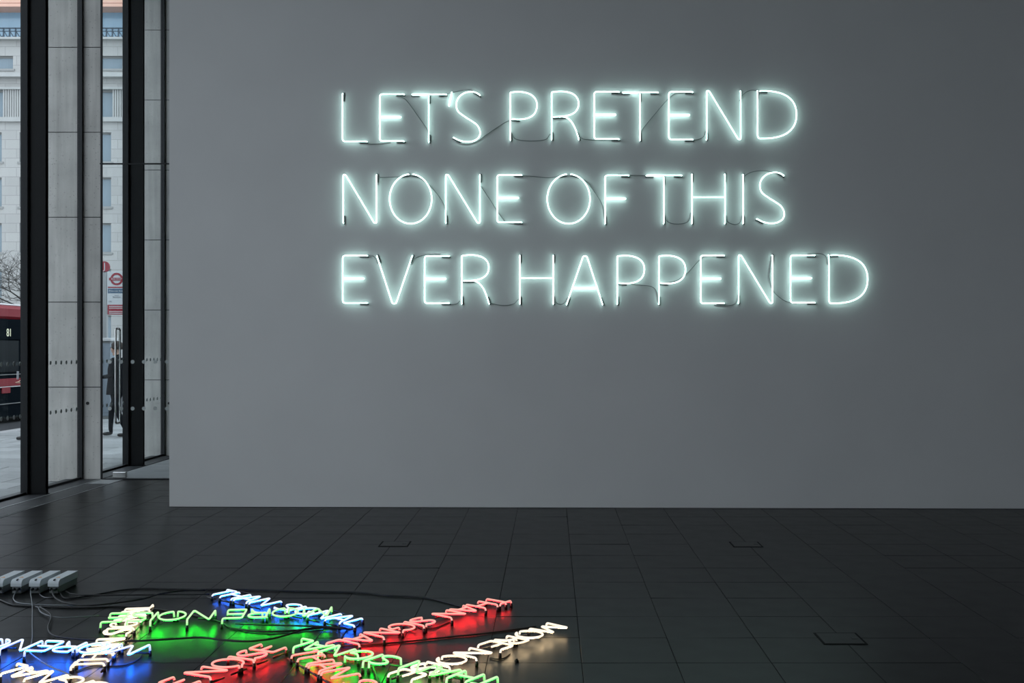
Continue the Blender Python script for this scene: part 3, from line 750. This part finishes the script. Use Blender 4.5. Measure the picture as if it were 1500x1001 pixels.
WIRES = [
 ("LET'S, from L to E", [(525,208.5),(538,210.8),(552,211),(572,208.5)]), ("LET'S, from E to T", [(580,140.5),(594,146),(612,170),(626,190),(629,202)]),
 ("LET'S, from T to S", [(645,141),(668,134.5),(688,132),(697,137)]), ("line one, slanting up from S to P", [(668,207),(680,211),(697,208),(722,191),(743,178),(757,175.5)]),
 ('PRETEND, sagging from P to R', [(750,196),(754,203),(766,206),(785,206.5),(800,204),(806,196)]), ('PRETEND, from R to its first E', [(846,195),(852,203),(868,205),(900,205.5)]),
 ('PRETEND, from first E to T', [(900,137),(908,136),(914,136)]), ('PRETEND, slanting from T to second E', [(938,195),(943,187),(957,170),(975,149),(988,137.5),(1003,136)]),
 ('PRETEND, from second E to N', [(1005,206),(1022,204.5),(1031,200),(1033.5,192)]), ('PRETEND, arching from N to D', [(1083,148),(1089,138),(1099,132.5),(1110,133)]),
 ('NONE, from first N to O', [(553.5,271),(554,261),(566,260),(590,258.5),(601,254)]), ('NONE, slanting down from O to second N', [(601,257),(617,262),(632,275),(646,292),(653,308),(655,322)]),
 ('NONE, slanting from second N to E', [(704.5,273),(718,293),(733,316),(742,326),(757,328)]), ('line two, from NONE to OF', [(752,258),(775,258),(805,260.5),(828,256)]),
 ('OF, slanting from O to F', [(838,257),(858,266),(872,283),(883,302),(886,320)]), ('line two, from OF to THIS', [(905,255.5),(925,257),(948,257.5)]),
 ('THIS, sagging from T to H', [(973,314),(977,324),(988,328),(1003,327),(1010,322),(1012,312)]), ('THIS, sagging from H to I', [(1063.5,316),(1066,325),(1076,329),(1084,326),(1087,316)]),
 ('THIS, arching from I to S', [(1087.5,266),(1092,257),(1104,251.5),(1120,250.5),(1138,254)]),
 ('EVER, from first E to V', [(525,376),(540,374.5),(549,377),(554,386)]), ('EVER, arching from V to second E', [(602,388),(607,379),(622,374),(645,373.5)]), ('EVER, from second E to R', [(653,446),(667,446),(674,441)]),
 ('line three, sagging between EVER and HAPPENED', [(714,438),(720,444.5),(737,447.5),(752,445.5),(760,438)]), ('HAPPENED, sagging from H to A', [(811.5,436),(814,443),(821,446),(828,443),(832,436)]),
 ('HAPPENED, from first P to second P', [(915,414.5),(935,417.5),(954,420),(962,428),(964,443)]), ('HAPPENED, slanting from second P to E', [(970,415.5),(990,412),(1006,401),(1022,384),(1032,376),(1048,375.5)]),
 ('HAPPENED, from first E to N', [(1046,447),(1065,448),(1077,445),(1081,436),(1082,428)]), ('HAPPENED, hanging from N to second E', [(1130,376),(1128,395),(1127.5,410),(1133,427),(1148,440),(1166,445)]),
 ('HAPPENED, from second E to D', [(1183,373),(1200,371.5),(1210,376),(1212.5,388)]),
]
for name, pts in WIRES:
    P = [wall_pt(x, y, 0.012) for x, y in pts]; base = P[0].copy()
    t = MB().tube([p - base for p in spline(P, 6)], 0.0042, 6)
    tag(t.build('connecting_wire', 'wire_grey', None, True, loc=base), 'thin grey wire on the wall in %s' % name, 'wire', 'wires between the wall letters')

# ================================================================ FLOOR NEON
def phrase(words, start, end, z, cap, mat, colour, where, gap=0.028, wgap=None):
    if wgap is None: wgap = 0.10 if words[0] == 'THAN' else 0.07
    WID = {'T': .10, 'H': .11, 'A': .12, 'N': .12, 'S': .10, 'I': 0.0, 'G': .13, 'L': .09, 'M': .155, 'O': .14, 'R': .10, 'E': .105}
    A, B = Vector(start), Vector(end); k = (EYE - z) / (EYE - 0.05); A *= k; B *= k
    tot = 0; lay = []
    for wi, wd in enumerate(words):
        if wi: tot += wgap
        for ci, c in enumerate(wd):
            if ci: tot += gap
            lay.append((c, wd, tot)); tot += WID[c]
    L = (B - A).length; s = L / tot; u = (B - A).normalized(); up = Vector((-u.y, u.x))
    for c, wd, x in lay:
        W = WID[c] * s; o2 = A + u * x * s
        mid = o2 + u * W / 2 + up * cap / 2
        if mid.y < 4.95 or CY + F * (EYE - z) / mid.y > 1065: continue
        root = empty('neon_letter_' + c.lower(), (o2.x, o2.y, 0))
        tag(root, '%s neon letter %s of the word %s %s' % (colour, c, wd, where), 'neon letter', 'coloured neon letters on the floor')
        def P(gx, gy, zz=None): return Vector((u.x * gx * W + up.x * gy * cap, u.y * gx * W + up.y * gy * cap, z if zz is None else zz))
        strokes = glyph(c)
        if c == 'O': strokes = [(arc(.5, .5, .5, .5, 280, 620, 40), 1, 0)]
        if c == 'T': strokes = [([(0, 1), (1, 1)], 0, 0), ([(.5, 1), (.5, 0)], 0, 0)]
        for pts, sm, dbl in strokes:
            q = [P(*p) for p in pts]
            if sm == 2: q = spline(q, 4)
            inner = dbl and c in 'EFA' or (c == 'H' and abs(pts[0][1] - .53) < .01)
            if sm == 0: q = fillet(q, 0.016, 4)
            if not inner:
                def dn(a, b): 
                    d = (a - b).normalized(); return [a + d * .004 + Vector((0, 0, -.012)), a + d * .004 + Vector((0, 0, -(z - .014)))]
                h, t = dn(q[0], q[1]), dn(q[-1], q[-2])
                full = [h[1], h[0]] + q + t if sm else fillet([h[1]] + q + [t[1]], .014, 4)
                if sm: full = fillet([h[1], q[0]], .01) [:1] + q + [t[1]]
                full = q if False else full
                MB().tube([a for a in (fillet([h[1], q[0] + Vector((0, 0, 0)), q[1]], .012, 3)[:-1] + q[1:-1] + fillet([q[-2], q[-1], t[1]], .012, 3)[1:])], .0058, 9).build('tube', mat, root, True)
                for e in (h[1], t[1]):
                    MB().tube([e + Vector((0, 0, .016)), e + Vector((0, 0, -.0135))], .0088, 8).build('electrode', 'electrode_black', root, True)
            else:
                MB().tube(q, .0058, 9).build('tube', mat, root, True)
            if dbl and c == 'E':
                pass
        # dark blocked-out return tube lying under the stroke
        a, b = P(0.0, 0.0, .016), P(min(1, .8) if W > .02 else 0, 0.0 if W > .02 else .6, .016)
        MB().tube([a, b], .006, 7).build('blocked_out_tube', 'electrode_black', root, True)
def pt(x, y): return (x, y)
def shift(p, ang, d): return (p[0] + math.cos(math.radians(ang)) * d, p[1] + math.sin(math.radians(ang)) * d)
def ang(a, b): return math.degrees(math.atan2(b[1] - a[1], b[0] - a[0]))
TS, MN = ('THAN', 'SIGNAL'), ('MORE', 'NOISE')
def than(tc, le): return shift(tc, ang(tc, le) + 180, .05), le      # from the T's centre line
a, b = than((-2.165, 7.209), (-1.117, 6.41)); phrase(TS, a, b, .040, .150, 'neon_blue', 'blue', 'on floor, farthest blue phrase')
a, b = than((-.400, 7.09), (-1.2, 6.028)); phrase(TS, a, b, .045, .155, 'neon_red', 'red', 'slanting up to the right on floor')
a, b = than((-.253, 5.417), (-1.353, 6.127)); phrase(TS, a, b, .062, .15, 'neon_green', 'green', 'on floor at the front centre')
t0 = (-1.33, 5.79); phrase(TS, shift(t0, -54.7, -.05), shift(t0, -54.7, 1.31), .045, .145, 'neon_red', 'red', 'nearest the front edge')
a, b = than((-2.241, 5.647), (-2.447, 6.93)); phrase(TS, a, b, .045, .145, 'neon_warm', 'warm white', 'crossing the blue letters')
e0 = (-2.675, 5.645); phrase(TS, shift(e0, 150, -1.36), e0, .045, .15, 'neon_warm', 'warm white', 'in the lower left corner on floor')
phrase(MN, (-1.335, 6.87), (-2.62, 6.70), .062, .21, 'neon_green', 'green', 'on floor, farthest green phrase')
phrase(MN, (-.021, 6.47), (-.785, 5.462), .045, .155, 'neon_warm', 'warm white', 'on floor at the right end')
e0 = (-1.397, 5.948); phrase(MN, shift(e0, 66, -1.25), e0, .045, .16, 'neon_red', 'red', 'at the front on floor')
s0 = (-2.136, 6.00); phrase(MN, s0, shift(s0, 172.5, 1.2), .062, .19, 'neon_blue', 'blue', 'on floor at the left edge', wgap=0.02)

# ---- transformer boxes
def transformer(px, label):
    xl = (px - CX) / F * 7.47; b = empty('transformer_box', (xl + .036, 7.44, 0)); tag(b, label, 'transformer', 'transformer boxes on the floor')
    W, L = .036, .31
    lid = MB(); n = 7                      # lid with rounded front edge: side profile swept across
    prof = [(0, .052)] + [(.030 - .030 * math.cos(math.radians(90 * i / n)), .066 + .030 * math.sin(math.radians(90 * i / n))) for i in range(n + 1)] + [(L, .096), (L, .052)]
    m = len(prof); bev = .005
    vs = [(-W, y, z) for y, z in prof] + [(W, y, z) for y, z in prof]
    lid.add(vs, [tuple(range(m)), tuple(range(2 * m - 1, m - 1, -1))] + [(i, m + i, m + (i + 1) % m, (i + 1) % m) for i in range(m)])
    l = lid.build('lid', 'box_white', b)
    MB().bbox((-W + .004, .012, .004), (W - .004, L - .005, .052), .004).build('body', 'box_grey', b)
    for s in (-.016, .016): MB().tube([(s, .016, .036), (s, -.010, .030)], .0075, 10).build('cable_gland', 'rubber', b)
    MB().prism([(-.004, .034), (.004, .034), (.006, .005), (-.002, .005)], .0905, .0970).build('slot', 'rubber', l)
    MB().prism([(-.016, .075), (.014, .075), (-.001, .105)], .0955, .0966).build('warning_triangle', 'orange_print', l)
    for s in (-.022, .022):
        for y in (.03, L - .03): MB().disc((s, y, .002), .008, (0, 0, 1), .004, 10).build('foot', 'rubber', b)
for px, lb in ((72.8, 'rightmost of the four grey white transformer boxes on the floor'), (45.6, 'third transformer box from the left picture edge'), (18.6, 'second transformer box from the left picture edge'), (-8.6, 'transformer box cut by the left picture edge')):
    transformer(px, lb)
# ---- cables on the floor
CABLES = [
 ('rubber', .0055, 'black cable arching along the top from boxes to red phrase', [(88,868),(96,877),(127,874),(154,869),(181,864.5),(217,862.5),(272,863.5),(363,864.3),(440,866.5),(527,868.5),(563,872.4),(599,874.3),(627,876.5),(654,883),(672,888),(683,890)]),
 ('rubber', .0050, 'black cable running straight from boxes to the far blue T', [(96,866),(108,871),(145,872.3),(200,871.8),(260,871.2),(307,871)]),
 ('rubber', .0055, 'black cable from rightmost box rising to join the top cable', [(76,860),(79,874),(94,883),(127,887),(163,884.5),(208,878),(236,870),(272,865.3),(301,864.6)]),
 ('rubber', .0060, 'black cable passing behind the warm white letters towards the blue heap', [(0,879),(18,886),(43,888),(72,889.6),(127,890.5),(180,889),(225,892),(272,899.6),(312,908),(327,913),(337,919),(363,924),(399,926),(440,923.5),(472,920),(505,918.5)]),
 ('wire_pale', .0040, 'pale grey cable looping out of the second box', [(29,859),(21,872),(20,878),(26,883),(45,885.5),(81,887),(120,887)]),
 ('wire_pale', .0036, 'grey cable dropping straight from third box to lower left', [(46,858),(45,870),(47.5,887),(47.5,910),(47.4,936),(44,952),(47,959),(72,976),(108,991),(125,1000)]),
 ('wire_pale', .0036, 'short pale cable joining third and rightmost box', [(57.5,860),(58,870),(64,875),(72,876),(79,875)]),
 ('wire_pale', .0040, 'pale cable running to the green letter E at left', [(52,889),(56,890.5),(60,897),(72,902.5),(90,905),(117.5,904),(145,902)]),
 ('rubber', .0055, 'long black cable crossing the green glow in the middle', [(58,889.6),(72,898),(75,905),(71,917.6),(73,927),(85,933),(119,937),(148,938.5),(199,939.3),(245,937),(294,934.5),(327,938),(363,940),(399,936),(426,928.5),(445,922.5),(472,919.5),(508,921.5)]),
 ('rubber', .0040, 'thin black cable curling from blue M to the white T', [(208,960),(203,966),(192,972),(176,976),(155,976.5),(140,975.5),(124,979),(112,984)]),
 ('rubber', .0050, 'black cable along the near side of the green word MORE', [(345,914),(380,915.5),(440,917.3),(481,918.7),(508,920)]),
 ('rubber', .0045, 'black cable bunched between blue L and red L', [(527,913),(522,918),(510,922),(503,929),(500,936)]),
 ('rubber', .0048, 'long black cable from green letters to the white M', [(500,947),(543,945),(599,940),(654,934),(708,928.7),(763,921.5),(785,918)]),
 ('rubber', .0045, 'black cable dropping through the green letters to front edge', [(536,958),(543,970),(550,986),(557,1003)]),
 ('rubber', .0040, 'short black cable linking red N and S', [(612,919),(622,921.5),(638,920),(650,915),(660,911)]),
 ('rubber', .0040, 'short black cable linking white E and N', [(718,964),(728,966),(738,964.5),(747,958)]),
 ('rubber', .0045, 'black cable arching behind the end of the far blue phrase', [(478,893.5),(490,895),(503,899),(517,905),(526,910)]),
 ('rubber', .0045, 'black cable arching behind the blue word THAN', [(346,866.5),(360,868.5),(374,872.5),(386,877.5),(394,881)]),
 ('rubber', .0040, 'short black cable from the red E to the red T', [(416,956),(424,955.3),(433,956),(440,958)]),
]
for ci, (mt, r, lab, pts) in enumerate(CABLES):
    P = [floor_pt(x, y, r + 0.001 + 0.0115 * (ci % 3 == 1) + 0.023 * (ci % 3 == 2 and ci < 9)) for x, y in pts]; base = P[0].copy()
    t = MB().tube([p - base for p in spline(P, 6)], r, 8)
    tag(t.build('cable', mt, None, True, loc=base), lab, 'cable', 'cables of the floor neon')
